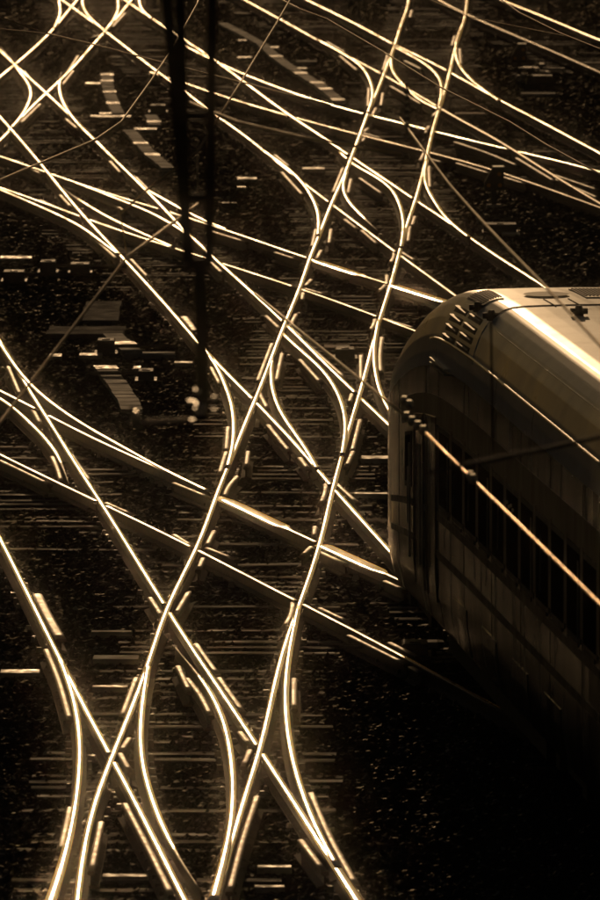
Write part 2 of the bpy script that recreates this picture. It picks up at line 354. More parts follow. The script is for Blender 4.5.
def crossings(a, b):
    """y where x_a(y)=x_b(y), and the angle between them"""
    (ya, xa), (yb, xb) = a, b; lo, hi = max(ya[0],yb[0]), min(ya[-1],yb[-1])
    if hi <= lo: return []
    y = np.arange(lo, hi, 0.2); d = np.interp(y,ya,xa)-np.interp(y,yb,xb); out = []
    for i in np.nonzero(d[:-1]*d[1:] < 0)[0]:
        ang = abs(math.atan((d[i+1]-d[i])/0.2)); out.append((y[i]-d[i]*0.2/(d[i+1]-d[i]), ang))
    return out
PRIO = ['T2','T4','T1','T6','T8','T10','T9','T5','T3','T7']
rail_track = {}
for tk, (a, b, _) in TR.items(): rail_track[a] = tk; rail_track[b] = tk
GLINT = {'A1': [(312,260,357,275),(392,285,450,303)], 'A3': [(222,497,281,526),(320,544,384,572)], 'S2': [(292,797,375,925)]}  # stretches coloured and shaped as sun glints
ALLR = []   # (y array, x array) of every long rail, for sleeper lengths
i = 0
tracks = {}
for tk in PRIO:
    a, b, words = TR[tk]
    ymid = (FIT[a][0][0]+FIT[a][0][-1])/2; ymid = min(max(ymid, 110), 270)
    org = Vector(((np.interp(ymid,*FIT[a])+np.interp(ymid,*FIT[b]))/2, ymid, 0))
    T = thing('railway_track', 'polished steel rails of the ' + words if False else words, 'railway track', org, group='tracks of the rail yard')
    tracks[tk] = (T, org)
    for r in (a, b):
        gaps = []
        for r2 in FIT:
            if rail_track[r2] == tk: continue
            if PRIO.index(rail_track[r2]) > PRIO.index(tk): continue
            for y, ang in crossings(FIT[r], FIT[r2]):
                if ang > 0.02: gaps.append((y, min(0.42, 0.045/math.sin(ang))))
        gl = [tuple(sorted((un(g[0],g[1]).y, un(g[2],g[3]).y))) for g in GLINT.get(r, [])]
        kind = 'a' if tk in ('T3','T5','T7','T9') and r not in ('V','M7') else 'm'
        if r in ('L','U','Q'): kind = 'a'
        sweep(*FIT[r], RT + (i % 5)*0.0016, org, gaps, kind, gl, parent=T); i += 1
        ALLR.append(FIT[r])
SW = {'bottom': (190,750,'double slip switch filling the bottom left, its curved rails crossing like an eye'),
 'left': (60,420,'slip switch at the left edge with two curved rails beside sleeper ends'),
 'middle': (300,390,'double slip switch left of the train nose with blades open'),
 'upper left': (110,215,'flat stretched slip switch in the upper left below the wires'),
 'upper middle': (370,190,'double slip switch above the train, beyond the shining shallow rails'),
 'upper right': (415,75,'farthest double slip switch, near the top right signal'),
 'corner': (60,70,'double slip switch in the top left corner beside the cable troughs'),
 'lower shallow': (265,550,'diamond crossing with short bent wing rails left of the train'),
 'upper shallow': (350,290,'diamond crossing with two gleaming rail pieces by the train roof'),
 'far shallow': (400,135,'diamond crossing of narrow rails between the two upper slip switches'),
 'fan': (530,170,'rail crossing fan of closely spaced rails at the right edge')}
sw = {}
for k, (px, py, lab) in SW.items():
    p = un(px, py, 0.0)
    sw[k] = (thing('diamond_crossing' if ('shallow' in k or k == 'fan') else 'slip_switch', lab, 'rail crossing' if ('shallow' in k or k == 'fan') else 'slip switch', p), p)
SFIT = []
TAPER = {('bottom',1):'near', ('bottom',2):'far', ('left',1):'near', ('corner',0):'far', ('upper left',2):'far', ('middle',1):'far', ('upper middle',1):'near'}
for k, rails in SLIP.items():
    T, org = sw[k]
    for tr in rails:
        ft = fit(tr, 1.6); SFIT.append((k, ft)); ALLR.append(ft)
        gaps = []
        for r2 in FIT:
            for y, ang in crossings(ft, FIT[r2]):
                if ang > 0.045: gaps.append((y, min(0.42, 0.042/math.sin(ang))))
        hot = [(90, un(74,815).y)] if tr is SLIP['bottom'][0] else ([(90, un(231,830).y)] if tr is SLIP['bottom'][2] else ())
        sweep(*ft, RT + 0.009 + (i % 5)*0.0013, org, gaps, 'm', hot, taper=TAPER.get((k, rails.index(tr))), name='switch_rail', parent=T); i += 1
for c in CHECK:
    wide = c[-1] == 'w'; pts = c[:-1] if wide else c
    mx = sum(p[0] for p in pts)/len(pts); my = sum(p[1] for p in pts)/len(pts)
    k = min(SW, key=lambda q: ((SW[q][0]-mx)/1.4)**2 + (SW[q][1]-my)**2)
    T, org = sw[k]; ft = fit(pts, 0.6)
    sweep(*ft, RT + 0.002 - 0.012 - (i % 7)*0.0013, org, (), 'd', prof=WIDE if wide else PROF, name='check_rail', parent=T); i += 1

# ------------------------------------------------------------------ the ground and its ballast
G = [(-900,-60,-.09),(900,-60,-.09),(900,2400,-.09),(-900,2400,-.09)]
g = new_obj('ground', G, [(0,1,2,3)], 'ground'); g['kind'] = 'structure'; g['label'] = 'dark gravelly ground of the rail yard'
def ballast():
    rows = []; y = 94.0
    while y < 292: rows.append(y); y += 0.062 * (y/105)
    Y = np.array(rows); nc = 370
    U = np.linspace(-1, 1, nc)
    half = Y*0.0355 + 2.0
    X = U[None,:]*half[:,None]; YY = np.repeat(Y[:,None], nc, 1)
    X = X + rng.uniform(-.5,.5,X.shape)*(half[:,None]/nc)*1.5; YY = YY + rng.uniform(-.5,.5,X.shape)*0.05
    def lf(sx, sy, ph): return np.sin(X*sx+ph)*np.sin(YY*sy+1.7*ph) 
    Z = rng.normal(0, 1, X.shape)*0.012 + 0.010*(lf(1.3,.37,.4)+lf(2.9,.9,2.2)+lf(.7,1.6,4.1))
    big = rng.random(X.shape) < 0.06; Z = Z + big*rng.uniform(.005,.035,X.shape)
    Z = np.clip(Z - 0.012, -0.06, 0.05)
    V = np.stack([X, YY, Z], -1).reshape(-1,3).astype(np.float32)
    nr = len(Y); idx = np.arange(nr*nc).reshape(nr,nc)
    q = np.stack([idx[:-1,:-1], idx[:-1,1:], idx[1:,1:], idx[1:,:-1]], -1).reshape(-1,4)
    me = bpy.data.meshes.new('ballast'); me.vertices.add(len(V)); me.vertices.foreach_set('co', V.ravel())
    me.loops.add(q.size); me.loops.foreach_set('vertex_index', q.ravel().astype(np.int32))
    me.polygons.add(len(q)); me.polygons.foreach_set('loop_start', np.arange(0, q.size, 4, dtype=np.int32))
    me.polygons.foreach_set('use_smooth', np.zeros(len(q), dtype=bool))
    me.materials.append(M['ballast']); me.update(calc_edges=True); me.validate()
    o = bpy.data.objects.new('ballast', me); COL.objects.link(o)
    o['kind'] = 'stuff'; o['label'] = 'dark crushed stone ballast between and around the rails'; o['category'] = 'ballast'
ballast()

# ------------------------------------------------------------------ sleepers and rail fastenings
placed = {}
def free(cx, cy, ln):
    b = int(cy)
    for q in (b-1, b, b+1):
        for (x, y, l) in placed.get(q, ()):
            if abs(y-cy) < 0.42 and abs(x-cx) < (l+ln)/2 + 0.05: return False
    placed.setdefault(b, []).append((cx, cy, ln)); return True
SLM = []
for v in range(6):
    mb = MB(); L = 1.0; nseg = 5; 
    # slightly uneven timber of unit length, chamfered top
    ks = []
    for s_ in range(nseg+1):
        x = -0.5 + s_/nseg; dz = random.uniform(-.006,.004); dy = random.uniform(-.006,.006)
        k = len(mb.v); ks.append(k)
        for (yy_, zz_) in ((-.13,-.14),(-.13,-.012),(-.118,0),(.118,0),(.13,-.012),(.13,-.14)): mb.v.append((x, yy_+dy, zz_+(dz if zz_ > -.1 else 0)))
    for s_ in range(nseg):
        for j in range(5): mb.f.append((ks[s_]+j, ks[s_]+j+1, ks[s_+1]+j+1, ks[s_+1]+j))
    mb.f.append(tuple(ks[0]+j for j in range(5,-1,-1))); mb.f.append(tuple(ks[-1]+j for j in range(6)))
    SLM.append(mb.mesh('sleeper', 'sleeper'))
clipv = {}
nsl = 0
for tk in PRIO:
    T, org = tracks[tk]; a, b, _ = TR[tk]; A, B = FIT[a], FIT[b]
    lo, hi = max(A[0][0],B[0][0],96), min(A[0][-1],B[0][-1],286)
    y = lo + 0.3; cnt = 0
    while y < hi and cnt < 300:
        xa, xb = np.interp(y,*A), np.interp(y,*B); cx = (xa+xb)/2
        sl = (np.interp(y+1,*A)-np.interp(y-1,*A))/2
        near = [np.interp(y,*q) for q in ALLR if q[0][0] <= y <= q[0][-1]]
        near = [x for x in near if abs(x-cx) < 1.15] + [xa, xb]
        x0, x1 = min(near)-.48, max(near)+.48
        ln = (x1-x0) + random.uniform(-.12,.12); mx = (x0+x1)/2 + random.uniform(-.05,.05)
        step = 0.62*(y/105)**0.15 if tk == 'T2' else 0.62
        if abs(mx) < y*0.0268+2.2 and free(mx, y, ln):
            rot = -math.atan(sl)*0.6 + random.uniform(-.015,.015)
            link('sleeper', random.choice(SLM), T, (mx-org.x, y-org.y, random.uniform(-.030,.018)), (random.uniform(-.01,.01), random.uniform(-.004,.004), -math.atan(sl)*-0.0 + random.uniform(-.012,.012) + sl*0.5*-1 if False else random.uniform(-.012,.012)), (ln, random.uniform(.9,1.1), 1)); cnt += 1; nsl += 1
        y += step * random.uniform(.94,1.06)
# fastenings: small plates and clips either side of each rail, one joined part per rail
def clips(ft, org, parent, dens=0.62):
    mb = MB(); yy, xx = ft; y = yy[0]+.2
    while y < yy[-1]-.1:
        x = np.interp(y,yy,xx)
        if abs(x) < y*0.0268+0.5 and 97 < y < 284:
            for s_ in (-1,1):
                if random.random() < .62:
                    mb.box((x+s_*.105-org.x, y+random.uniform(-.02,.02)-org.y, .052), (random.uniform(.04,.085), random.uniform(.05,.10), random.uniform(.03,.075)), random.uniform(-.2,.2), taper=random.uniform(.45,.8))
        y += dens*random.uniform(.97,1.03)
    if mb.v:
        o = mb.build('rail_clips', 'plate', parent); o['kind'] = 'stuff'
for tk in PRIO:
    T, org = tracks[tk]
    for r in TR[tk][:2]: clips(FIT[r], org, T)
for k, ft in SFIT: clips(ft, sw[k][1], sw[k][0])

# ------------------------------------------------------------------ cable troughs with single lids
def trough(label, pts, width, bright=(), step=0.62):
    P = [un(p[0], p[1], 0.05) for p in pts]
    T = thing('cable_trough', label, 'cable trough', (P[0].x, P[0].y, 0)); o = Vector((P[0].x, P[0].y, 0))
    lid = MB().box((0,0,0), (1,1,.05), bev=.0).mesh('trough_lid', 'concrete'); lidb = MB().box((0,0,0), (1,1,.05)).mesh('trough_lid', 'galv')
    brs = [un(b[0], b[1], 0.05) for b in bright]
    d = 0; segs = [(P[i], P[i+1]) for i in range(len(P)-1)]; tot = sum((b-a).length for a, b in segs)
    n = max(1, round(tot/step)); base = MB()
    for a, b in segs:
        t = (b-a); base.box(((a.x+b.x)/2-o.x, (a.y+b.y)/2-o.y, -.03), (width*.9, t.length, .08), math.atan2(t.y,t.x)-math.pi/2)
    base.build('channel', 'concrete', T)
    for i in range(n):
        s_ = (i+.5)*tot/n
        for a, b in segs:
            if s_ <= (b-a).length: break
            s_ -= (b-a).length
        t = (b-a).normalized(); p = a + t*s_
        isb = any((p-q).length < tot/n*.55 for q in brs)
        # bright lids use metal to stand in for lids catching the sun, lids are laid square to the view where the run is oblique
        link('trough_lid', lidb if isb else lid, T, (p.x-o.x+random.uniform(-.01,.01), p.y-o.y, .052+random.uniform(-.004,.006)+(.012 if isb else 0)), (random.uniform(-.012,.012), random.uniform(-.01,.01), math.atan2(t.y,t.x)-math.pi/2), (width*(1.12 if isb else 1), tot/n*.96, 1))
trough('curved run of concrete cable trough lids left of the hanging post, upper length', [(107,74),(107,84),(110,95),(113,105),(118,114)], .25, [(107,76),(107,82),(109,93),(112,105)])
trough('curved concrete cable trough lower length, winding towards the hanging post', [(129,131),(136,139),(143,147),(152,156),(168,169)], .25, [(141,144),(154,157)])
trough('short straight concrete trough between the two winding cable trough lengths', [(151,116),(153,121),(155,126)], .25, [(153,123)])
trough('wide concrete cable trough with pale first lid in the dark left middle', [(105,368),(114,381),(127,400),(132,411)], .30, [(105,369)])
trough('broken pale concrete trough behind the black box, left middle', [(112,335),(121,343),(133,353)], .30, [(118,345)])
trough('long curving cable trough climbing from top centre to the right of the wires', [(222,24),(240,33),(262,45),(275,57),(290,68),(303,76),(318,85),(329,93),(339,102)], .25, [(275,57),(299,74),(315,84),(326,91),(337,101)], step=.8)

# ------------------------------------------------------------------ slabs, boxes, point machines
def slab(x0, x1, y, h, label, m='galv', depth=.3, lift=.12, group=None):
    """a low flat cover: from pixel x0 to x1, its top near row y"""
    a = un(x0, y, lift); b = un(x1, y, lift); wd = (b-a).length
    mb = MB().box((0,0,lift/2-.03), (wd, depth, lift+.06), bev=.008)
    T = thing('cable_cover', label, 'cover plate', ((a.x+b.x)/2, a.y, 0), random.uniform(-.01,.01), group)
    mb.build('cover', m, T)
    for q in (-1,1): MB().box((q*wd*.36,-depth*.5-.012,lift*.5),(.05,.03,lift*.6)).build('lifting_lug',m,T)
    return T
def depth_px(y, px): # metres of depth that cover px rows at row y
    return px * CAMZ*F/(y-YH)**2
SL = [(0,32,257,2.6,'long bright metal cover at the left edge, middle height','galv'),
 (0,40,671,3.5,'bright metal cover at the left edge beside the curved check rail','galv'),
 (24,33,332,1.6,'x','galv') if False else (49,62,355,2.5,'small bright cover crossed by the slanting wire, left middle','galv'),
 (79,102,354,2.5,'bright flat cover just below the black box','galv'),
 (125,175,353,3,'long grey cover plate beside the black box','concrete'),
 (174,193,362,1.6,'small bright cover left of the hanging post foot','galv'),
 (133,141,367,2.5,'tiny bright cover beside the wide trough','galv'),
 (93,139,657,4,'grey cover plate above the bottom slip switch','concrete'),
 (92,128,686,1.8,'thin pale cover between the rails of the bottom slip switch','galv'),
 (91,132,631,1.8,'broken line of pale stones left of the lower crossing','concrete'),
 (102,148,875,2.6,'pale bar between rails at the bottom edge','galv'),
 (257,292,866,2.2,'pale bar right of the bottom slip switch','galv'),
 (254,285,886,2.2,'pale bar nearest the bottom edge, right of the slip switch','galv'),
 (90,131,116,1.6,'cover crossing the end of the upper trough length','galv'),
 (99,113,113,2.8,'bright square cover at the foot of the upper trough length','galv'),
 (134,157,128.5,2.2,'bright bar at the head of the lower trough length','galv'),
 (85,101,83,1.6,'bright sleeper cover left of the upper trough','galv'),
 (361,389,457,3,'pale bar left of the train side','galv'),
 (354,388,493,1.6,'thin pale bar left of the train below its middle','galv'),
 (324,350,346,3,'grey cover plate left of the open switch blade','concrete'),
 (286,307,68,2.0,'pale cover right of the long curving trough','galv'),
 (296,317,61,1.8,'pale cover above the long curving trough','concrete'),
 (238,254,40,1.6,'pale cover near the top of the long curving trough','galv'),
 (258,279,47,1.6,'pale bar crossing the long curving trough','galv'),
 (237,252,57,1.6,'pale bar left of the long curving trough','galv'),
 (410,438,641,3,'dull cover plate below the train nose','concrete'),
 (521,556,93,1.4,'thin cover plate below the point lever','concrete'),
 (302,325,168,1.8,'pale cover left of the upper double slip','galv'),
 (237,257,178,1.8,'pale bar right of the hanging post, upper half','galv'),
 (455,485,113,1.6,'dull pale bar beyond the far diamond crossing','concrete'),
 (502,520,233,2.0,'pale bar right of the low signal','galv')]
for x0, x1, y, h, lab, m in SL:
    slab(x0, x1, y, h, lab, m, depth=max(.14, min(.55, depth_px(y, h))), lift=.045)
# flat worn boards in the left middle
for (x0, x1, y0, y1, lab) in ((84,121,302,321,'large stony brown concrete panel in the left middle'),(46,124,327,335,'long brown concrete panel in front of the stony panel')):
    a, b = un(x0,y1,.05), un(x1,y0,.05); ym, dp = (a.y+b.y)/2, (b.y-a.y); wd = (un(x1,y1,.05)-a).length
    T = thing('concrete_panel', lab, 'panel', ((a.x+b.x)/2, ym, 0)); n = max(2, int(dp/.9))
    for i in range(n):
        link('panel', MB().box((0,0,0),(wd, dp/n*.97, .09), bev=.01).mesh('panel','panelmat') if i == 0 else pm, T, (random.uniform(-.03,.03), -dp/2+(i+.5)*dp/n, random.uniform(.012,.022)), (random.uniform(-.004,.004),random.uniform(-.004,.004),0))
        if i == 0: pm = T.children[0].data
# point machines: dark boxes with a lid, rods and feet
def machine(px, py, wpx, hpx, label, rod=1):
    base = un(px, py, 0.02); sc_ = (py-YH)/CAMZ*1.0; wd = wpx/sc_; ht = max(.14, .55*hpx/sc_)
    T = thing('point_machine', label, 'point machine', (base.x, base.y, 0), 0, 'point machines in the yard')
    MB().box((0,0,ht*.45), (wd,.55,ht*.9), taper=.94).build('housing','black',T)
    l = MB().box((0,0,ht*.9+.02), (wd*.99,.56,.05), bev=.015).build('lid','lid',T)
    MB().box((0,-.1,ht*.9+.05), (.12,.05,.016)).build('hasp','plate',l)
    for s_ in (-1,1): MB().box((s_*wd*.42,0,.01),(.12,.7,.06)).build('foot','black',T)
    MB().tube([(rod*wd*.45,-.12,.13),(rod*(wd*.5+.7),-.12,.12)],.02).tube([(rod*wd*.45,.1,.13),(rod*(wd*.5+.9),.1,.12)],.018).build('drive_rod','plate',T)
for a in [(48,272,16,20,'black point machine left of a lower twin, left edge middle',1),(80,273,20,17,'wide black point machine right of its twin, left edge middle',1),
          (106,353,18,25,'tall black box beside the broken pale trough',1),(146,380,16,12,'low dark box right of the wide trough',-1),
          (14,281,22,18,'black point machine at the left edge behind the long bright cover',1),
          (345,358,20,8,'low black point machine left of the open blade by the train',1),(415,655,26,8,'low dark point machine below the train nose',-1),(500,232,34,10,'low dark point machine under the low signal',1),(158,112,16,9,'small dark point machine beside the upper trough',1)]: machine(*a)

# ------------------------------------------------------------------ low shunting signals
def dwarf(px, pybase, s_, label):
    p = un(px, pybase, 0.0)
    T = thing('dwarf_signal', label, 'signal', p, math.radians(2), 'low shunting signals')
    MB().box((0,0,.14),(.09,.09,.40)).build('post','black',T)
    MB().box((0,0,.0),(.30,.30,.10), taper=.85).build('foot','concrete',T)
    poly = [(-.17,.30),(.17,.30),(.17,.72),(-.02,.72),(-.17,.45)]
    poly = [(x*s_, .3+(z-.3)*s_) for x, z in poly]
    hd = MB().prism(poly,-.11,.13).build('signal_head','black',T)
    MB().box((.075*s_,.01,.3+.425*s_),(.20*s_,.26,.02)).build('hood','slat',hd)
    for x, z in ((-.10,.40),(.10,.40),(.09,.60)):
        MB().tube([(x*s_,-.112,.3+(z-.3)*s_),(x*s_,-.15,.3+(z-.3)*s_)],.036*s_,10).build('lamp','amber',hd)
dwarf(494, 207, 1.0, 'low shunting signal with amber lamps above the train roof')
dwarf(519, 76, 0.95, 'low shunting signal farther back near the top right corner')
# hand point lever with weight
p = un(540, 84, 0.0); T = thing('point_lever', 'hand point lever with weights beside the far low signal', 'lever', p)
MB().box((0,0,.08),(.62,.5,.22),taper=.85).build('stand','black',T)
MB().box((-.25,.02,.34),(.30,.5,.05),-.35).build('lever_arm','galv',T)
for q, (x, y_, l) in enumerate(((.04,0,.10),(-.10,-.3,.09),(.10,-.45,.12))): MB().box((x,y_,.42-.07*q),(l,.55,.05),.12*q).build('crank','galv',T)
for q in (0,1): MB().box((.30,.05-.35*q,.33-.05*q),(.48,.12,.04),-.35).build('pull_rod','galv',T)
MB().tube([(-.46,0,.12),(-.46,.2,.12)],.07,10).build('weight','galv',T)
p = un(236, 207, 0.0); T = thing('marker_post', 'small bent marker post with a pale top right of the hanging post', 'marker', p)
MB().tube([(-.12,0,-.02),(-.10,0,.12),(.06,.1,.32)],.03).build('post','black',T)
MB().box((.10,.1,.34),(.16,.1,.04)).build('cap','slat',T); MB().box((-.12,0,.03),(.26,.2,.10)).build('foot','plate',T)

# ------------------------------------------------------------------ the train
PSI = math.atan(0.0800); AX = Vector((math.sin(PSI), -math.cos(PSI), 0)); LT = Vector((math.cos(PSI), math.sin(PSI), 0))  # towards the camera; to the right
Y_TIP = 131.5
X_TIP = 11.17 - 0.08*Y_TIP + 1.45*1.0032
TRAIN = thing('train', 'dark sided passenger train with pale shining roof and sloping rounded nose', 'train', (X_TIP, Y_TIP, 0), math.atan2(LT.y, LT.x))
# local frame: x = right, y = away (towards the nose), so stations run along -y
HALF = [(1.20,.42),(1.38,.55),(1.44,.90),(1.45,1.30),(1.45,1.75),(1.45,2.1),(1.45,2.5),(1.45,2.9),(1.45,3.3),(1.44,3.6),(1.41,3.80),(1.34,4.00),(1.25,4.14),(1.17,4.215),(1.10,4.258),(1.03,4.282),(.90,4.297),(.70,4.304),(.40,4.310),(0,4.312)]
HALF = [(u, z+0.17) for u, z in HALF]
ZB, ZT = HALF[0][1], HALF[-1][1]
hp = np.array(HALF); arc = np.concatenate([[0], np.cumsum(np.hypot(*np.diff(hp,axis=0).T))]); ARC = arc[-1]
def prof_at(t):  # t = arc length from left bottom (0) over the crown (ARC) to the right bottom (2 ARC)
    s_ = -1
    if t > ARC: t = 2*ARC - t; s_ = 1
    return s_*np.interp(t, arc, hp[:,0]), np.interp(t, arc, hp[:,1])
def t_of_z(z): return float(np.interp(z, hp[:,1], arc))
ZTOP = ([0,.25,.6,1.2,2,3,4,5,6,7,8,9,10,11.5,14,60],[1.75,2.05,2.3,2.55,2.82,3.1,3.36,3.6,3.83,4.02,4.17,4.29,4.38,4.44,ZT,ZT])
LEN = 27.0
def P3(s_, t, off=0.0):
    u, z = prof_at(t); zt = np.interp(s_, *ZTOP); Ln = 5.5
    k = min(1.0, s_/Ln); W = (1-(1-k)**2.3)**(1/2.3) if s_ < Ln else 1.0
    zb = ZB + .18*max(0, 1-s_/1.5)
    # compress the upper part only; the lower body keeps its height
    f_ = (z-ZB)/(ZT-ZB); z2 = zb + f_*(zt-zb)
    p = Vector((u*max(W,.02), -s_, z2))
    if off: 
        q = P3(s_, min(2*ARC,t+.02)) - P3(s_, max(0,t-.02)); r = P3(s_+.05, t) - P3(max(.001,s_-.05), t)
        p += q.cross(r).normalized() * -off if q.cross(r).normalized().dot(Vector((u,0,z2-2.2))) < 0 else q.cross(r).normalized()*off
    return p
def patch(name, s0, s1, t0, t1, off, m, parent, ns=6, ntt=4, thick=True, smooth=False):
    V = []; Fc = []
    for lay in ((off,) if not thick else (off, -.02)):
        for i_ in range(ns+1):
            for j in range(ntt+1): V.append(P3(s0+(s1-s0)*i_/ns, t0+(t1-t0)*j/ntt, lay))
    k = ntt+1
    for i_ in range(ns):
        for j in range(ntt): Fc.append((i_*k+j, i_*k+j+1, (i_+1)*k+j+1, (i_+1)*k+j))
    if thick:
        N = (ns+1)*k
        ring = [j for j in range(ntt+1)] + [i_*k+ntt for i_ in range(1,ns+1)] + [ns*k+j for j in range(ntt-1,-1,-1)] + [i_*k for i_ in range(ns-1,0,-1)]
        for a in range(len(ring)):
            b = ring[(a+1)%len(ring)]; Fc.append((ring[a], N+ring[a], N+b, b))
    return new_obj(name, V, Fc, m, parent, smooth=smooth)
# stations
st = [0.004,.03,.08,.16,.28,.45,.7,1,1.4,1.9,2.5,3.2,4,4.8,5.5,6.2,7,7.8,8.6,9.4,10.2,11,11.8,12.6,13.5] + [14.5+i_*1.25 for i_ in range(11)]
def shell(name, t0, t1, nt_, m, off=0.0):
    V = []; Fc = []; ts = [t0+(t1-t0)*j/nt_ for j in range(nt_+1)]
    tk_ = sorted(set(ts + [a for a in arc if t0 < a < t1] + [2*ARC-a for a in arc if t0 < 2*ARC-a < t1]))
    for s_ in st:
        for t in tk_: V.append(P3(s_, t, off))
    k = len(tk_)
    for i_ in range(len(st)-1):
        for j in range(k-1): Fc.append((i_*k+j, (i_+1)*k+j, (i_+1)*k+j+1, i_*k+j+1))
    Fc.append(tuple((len(st)-1)*k+j for j in range(k)))
    return new_obj(name, V, Fc, m, TRAIN, smooth=[True]*(len(Fc)-1)+[False])
TG = t_of_z(3.92); TS = t_of_z(3.62)       # gutter line; lower edge of the pale roof paint
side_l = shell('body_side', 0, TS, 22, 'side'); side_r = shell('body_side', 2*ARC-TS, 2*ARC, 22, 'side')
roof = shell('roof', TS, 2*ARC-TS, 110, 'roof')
# underframe closing the bottom
V = []; Fc = []
for s_ in st:
    for t in (0, 2*ARC): V.append(P3(s_, t) + Vector((0,0,.012)))
for i_ in range(len(st)-1): Fc.append((2*i_, 2*i_+1, 2*i_+3, 2*i_+2))
new_obj('underframe', V, Fc, 'under', TRAIN)
# locate a pixel on the surface
_g = [(s_, t) for s_ in np.arange(1, LEN, .15) for t in np.arange(0, ARC*1.7, .04)]
cz, sz = LT.x, LT.y
def world(p): return Vector((X_TIP + p.x*cz - p.y*sz, Y_TIP + p.x*sz + p.y*cz, p.z))
_gp = np.array([pr(world(P3(s_, t))) for s_, t in _g]); _gs = np.array(_g)
def find(px, py, tmin=0, tmax=99, smin=10.4):
    ok = (_gs[:,0] >= (smin if tmin > 0 else 0)) & (_gs[:,1] >= tmin) & (_gs[:,1] <= tmax)
    d = (_gp[:,0]-px)**2 + (_gp[:,1]-py)**2 + (~ok)*1e6
    i_ = int(np.argmin(d)); return float(_gs[i_,0]), float(_gs[i_,1])
# drip rail along the gutter line, both sides
for tt in (TG, 2*ARC-TG):
    mb = MB(); pts = [P3(s_, tt, .012) for s_ in np.linspace(9.3, 26.9, 40)]
    mb.tube(pts, .018, 6).build('drip_rail', 'trim', TRAIN, smooth=True)
# painted stripes and panel joints on the side
for z in (1.50, 1.92): patch('stripe', 4.5, 26.8, t_of_z(z), t_of_z(z+.09), .004, 'stripe', TRAIN, ns=24, ntt=1)
for s_ in (5.6, 8.9, 10.4, 13.3, 16.3, 19.3, 22.2, 25.2): patch('panel_joint', s_, s_+.035, t_of_z(.75), t_of_z(3.6), .003, 'grille', TRAIN, ns=1, ntt=10)
for s_ in (12.0, 15.2, 18.4, 21.6): patch('skirt_flap', s_, s_+1.6, t_of_z(.74), t_of_z(1.25), .008, 'side', TRAIN, ns=2, ntt=3)
# windows
tw0, tw1 = t_of_z(2.12), t_of_z(2.92)
patch('window_band', 6.0, 26.8, t_of_z(2.98), t_of_z(3.30), .006, 'band', TRAIN, ns=24, ntt=2)
for k_ in range(11):
    s0 = 10.6 + k_*1.48
    f_ = patch('window', s0-.05, s0+1.19, tw0-.05, tw1+.05, .010, 'stripe' if k_ % 3 else 'rubber', TRAIN, ns=2, ntt=3)
    patch('pane', s0, s0+1.13, tw0, tw1, .014, 'glass', f_, ns=2, ntt=3)
    patch('pier', s0+1.20, s0+1.42, tw0+.02, tw1+.1, .012, 'band', f_, ns=2, ntt=4)
    if k_ in (0, 3, 6, 9): MB().tube([P3(s0+1.14, tw0, .03), P3(s0+1.14, tw1-.05, .03)], .007, 5).build('frame_edge', 'trim', f_)
    if k_ in (1, 2, 4, 7): MB().tube([P3(s0+.2+.11*k_%.5, tw0+.1, .02), P3(s0+.25+.11*k_%.5, tw0+.45+.03*k_, .02)], .008, 5).build('pane_glint', 'trim', f_)  # thin bar added to imitate a small glint in the pane
    if k_ == 5: 
        for q in range(4): MB().box(P3(s0+.15+.2*q, tw1-.12-.03*(q%2), .022), (.02,.06,.03)).build('pane_glint_dot', 'glint', f_)  # bright dots added to imitate glints in this pane
    patch('sill', s0, s0+.96, tw0-.10, tw0-.06, .012, 'stripe', f_, ns=2, ntt=1)
# cab door and cab window
d = patch('cab_door', 7.6, 8.7, t_of_z(1.0), t_of_z(3.05), .006, 'side', TRAIN, ns=3, ntt=10)
for s_ in (7.45, 8.72): MB().tube([P3(s_, t_of_z(1.3), .05), P3(s_, t_of_z(2.7), .05)], .016, 6).build('grab_handle', 'trim', d)
f_ = patch('window', 6.4, 7.2, t_of_z(2.15), t_of_z(2.85), .008, 'rubber', TRAIN, ns=3, ntt=4); patch('pane', 6.5, 7.1, t_of_z(2.22), t_of_z(2.80), .013, 'glass', f_, ns=3, ntt=4)
d = patch('passenger_door', 9.1, 10.2, t_of_z(1.0), t_of_z(3.05), .006, 'side', TRAIN, ns=3, ntt=10)
MB().tube([P3(9.05, t_of_z(1.3), .05), P3(9.05, t_of_z(2.5), .05)], .014, 6).build('grab_handle', 'trim', d)
s_, t = find(441, 369)
for dz in (0, .05): MB().box(P3(s_, t, .02)+Vector((0,0,dz)), (.05,1.7,.02), math.atan2(*(lambda d: (-d.x, d.y))(P3(s_-.8,t)-P3(s_+.8,t)))).build('marker_light', 'slat', TRAIN)
s_, t = find(411, 495); MB().tube([P3(s_, t-.35, .04), P3(s_, t+.35, .04)], .012, 6).build('grab_handle', 'trim', TRAIN)
for s0, s1 in ((7.6,8.7),(9.1,10.2)):
    za, zb = t_of_z(1.0), t_of_z(3.05)
    for pts in ([(s0,za),(s0,zb)],[(s1,za),(s1,zb)],[(s0,zb),(s1,zb)]):
        MB().tube([P3(pts[0][0]+(pts[1][0]-pts[0][0])*q/8, pts[0][1]+(pts[1][1]-pts[0][1])*q/8, .012) for q in range(9)], .010, 5).build('door_seal', 'band', TRAIN)
# windscreen and headlights on the far face
patch('windscreen', 1.3, 4.2, ARC-1.2, ARC+1.2, .006, 'glass', TRAIN, ns=6, ntt=12)
for q in (-1, 1): patch('headlight', .5, .8, ARC+q*2.0-.12, ARC+q*2.0+.12, .01, 'slat', TRAIN, ns=2, ntt=2)
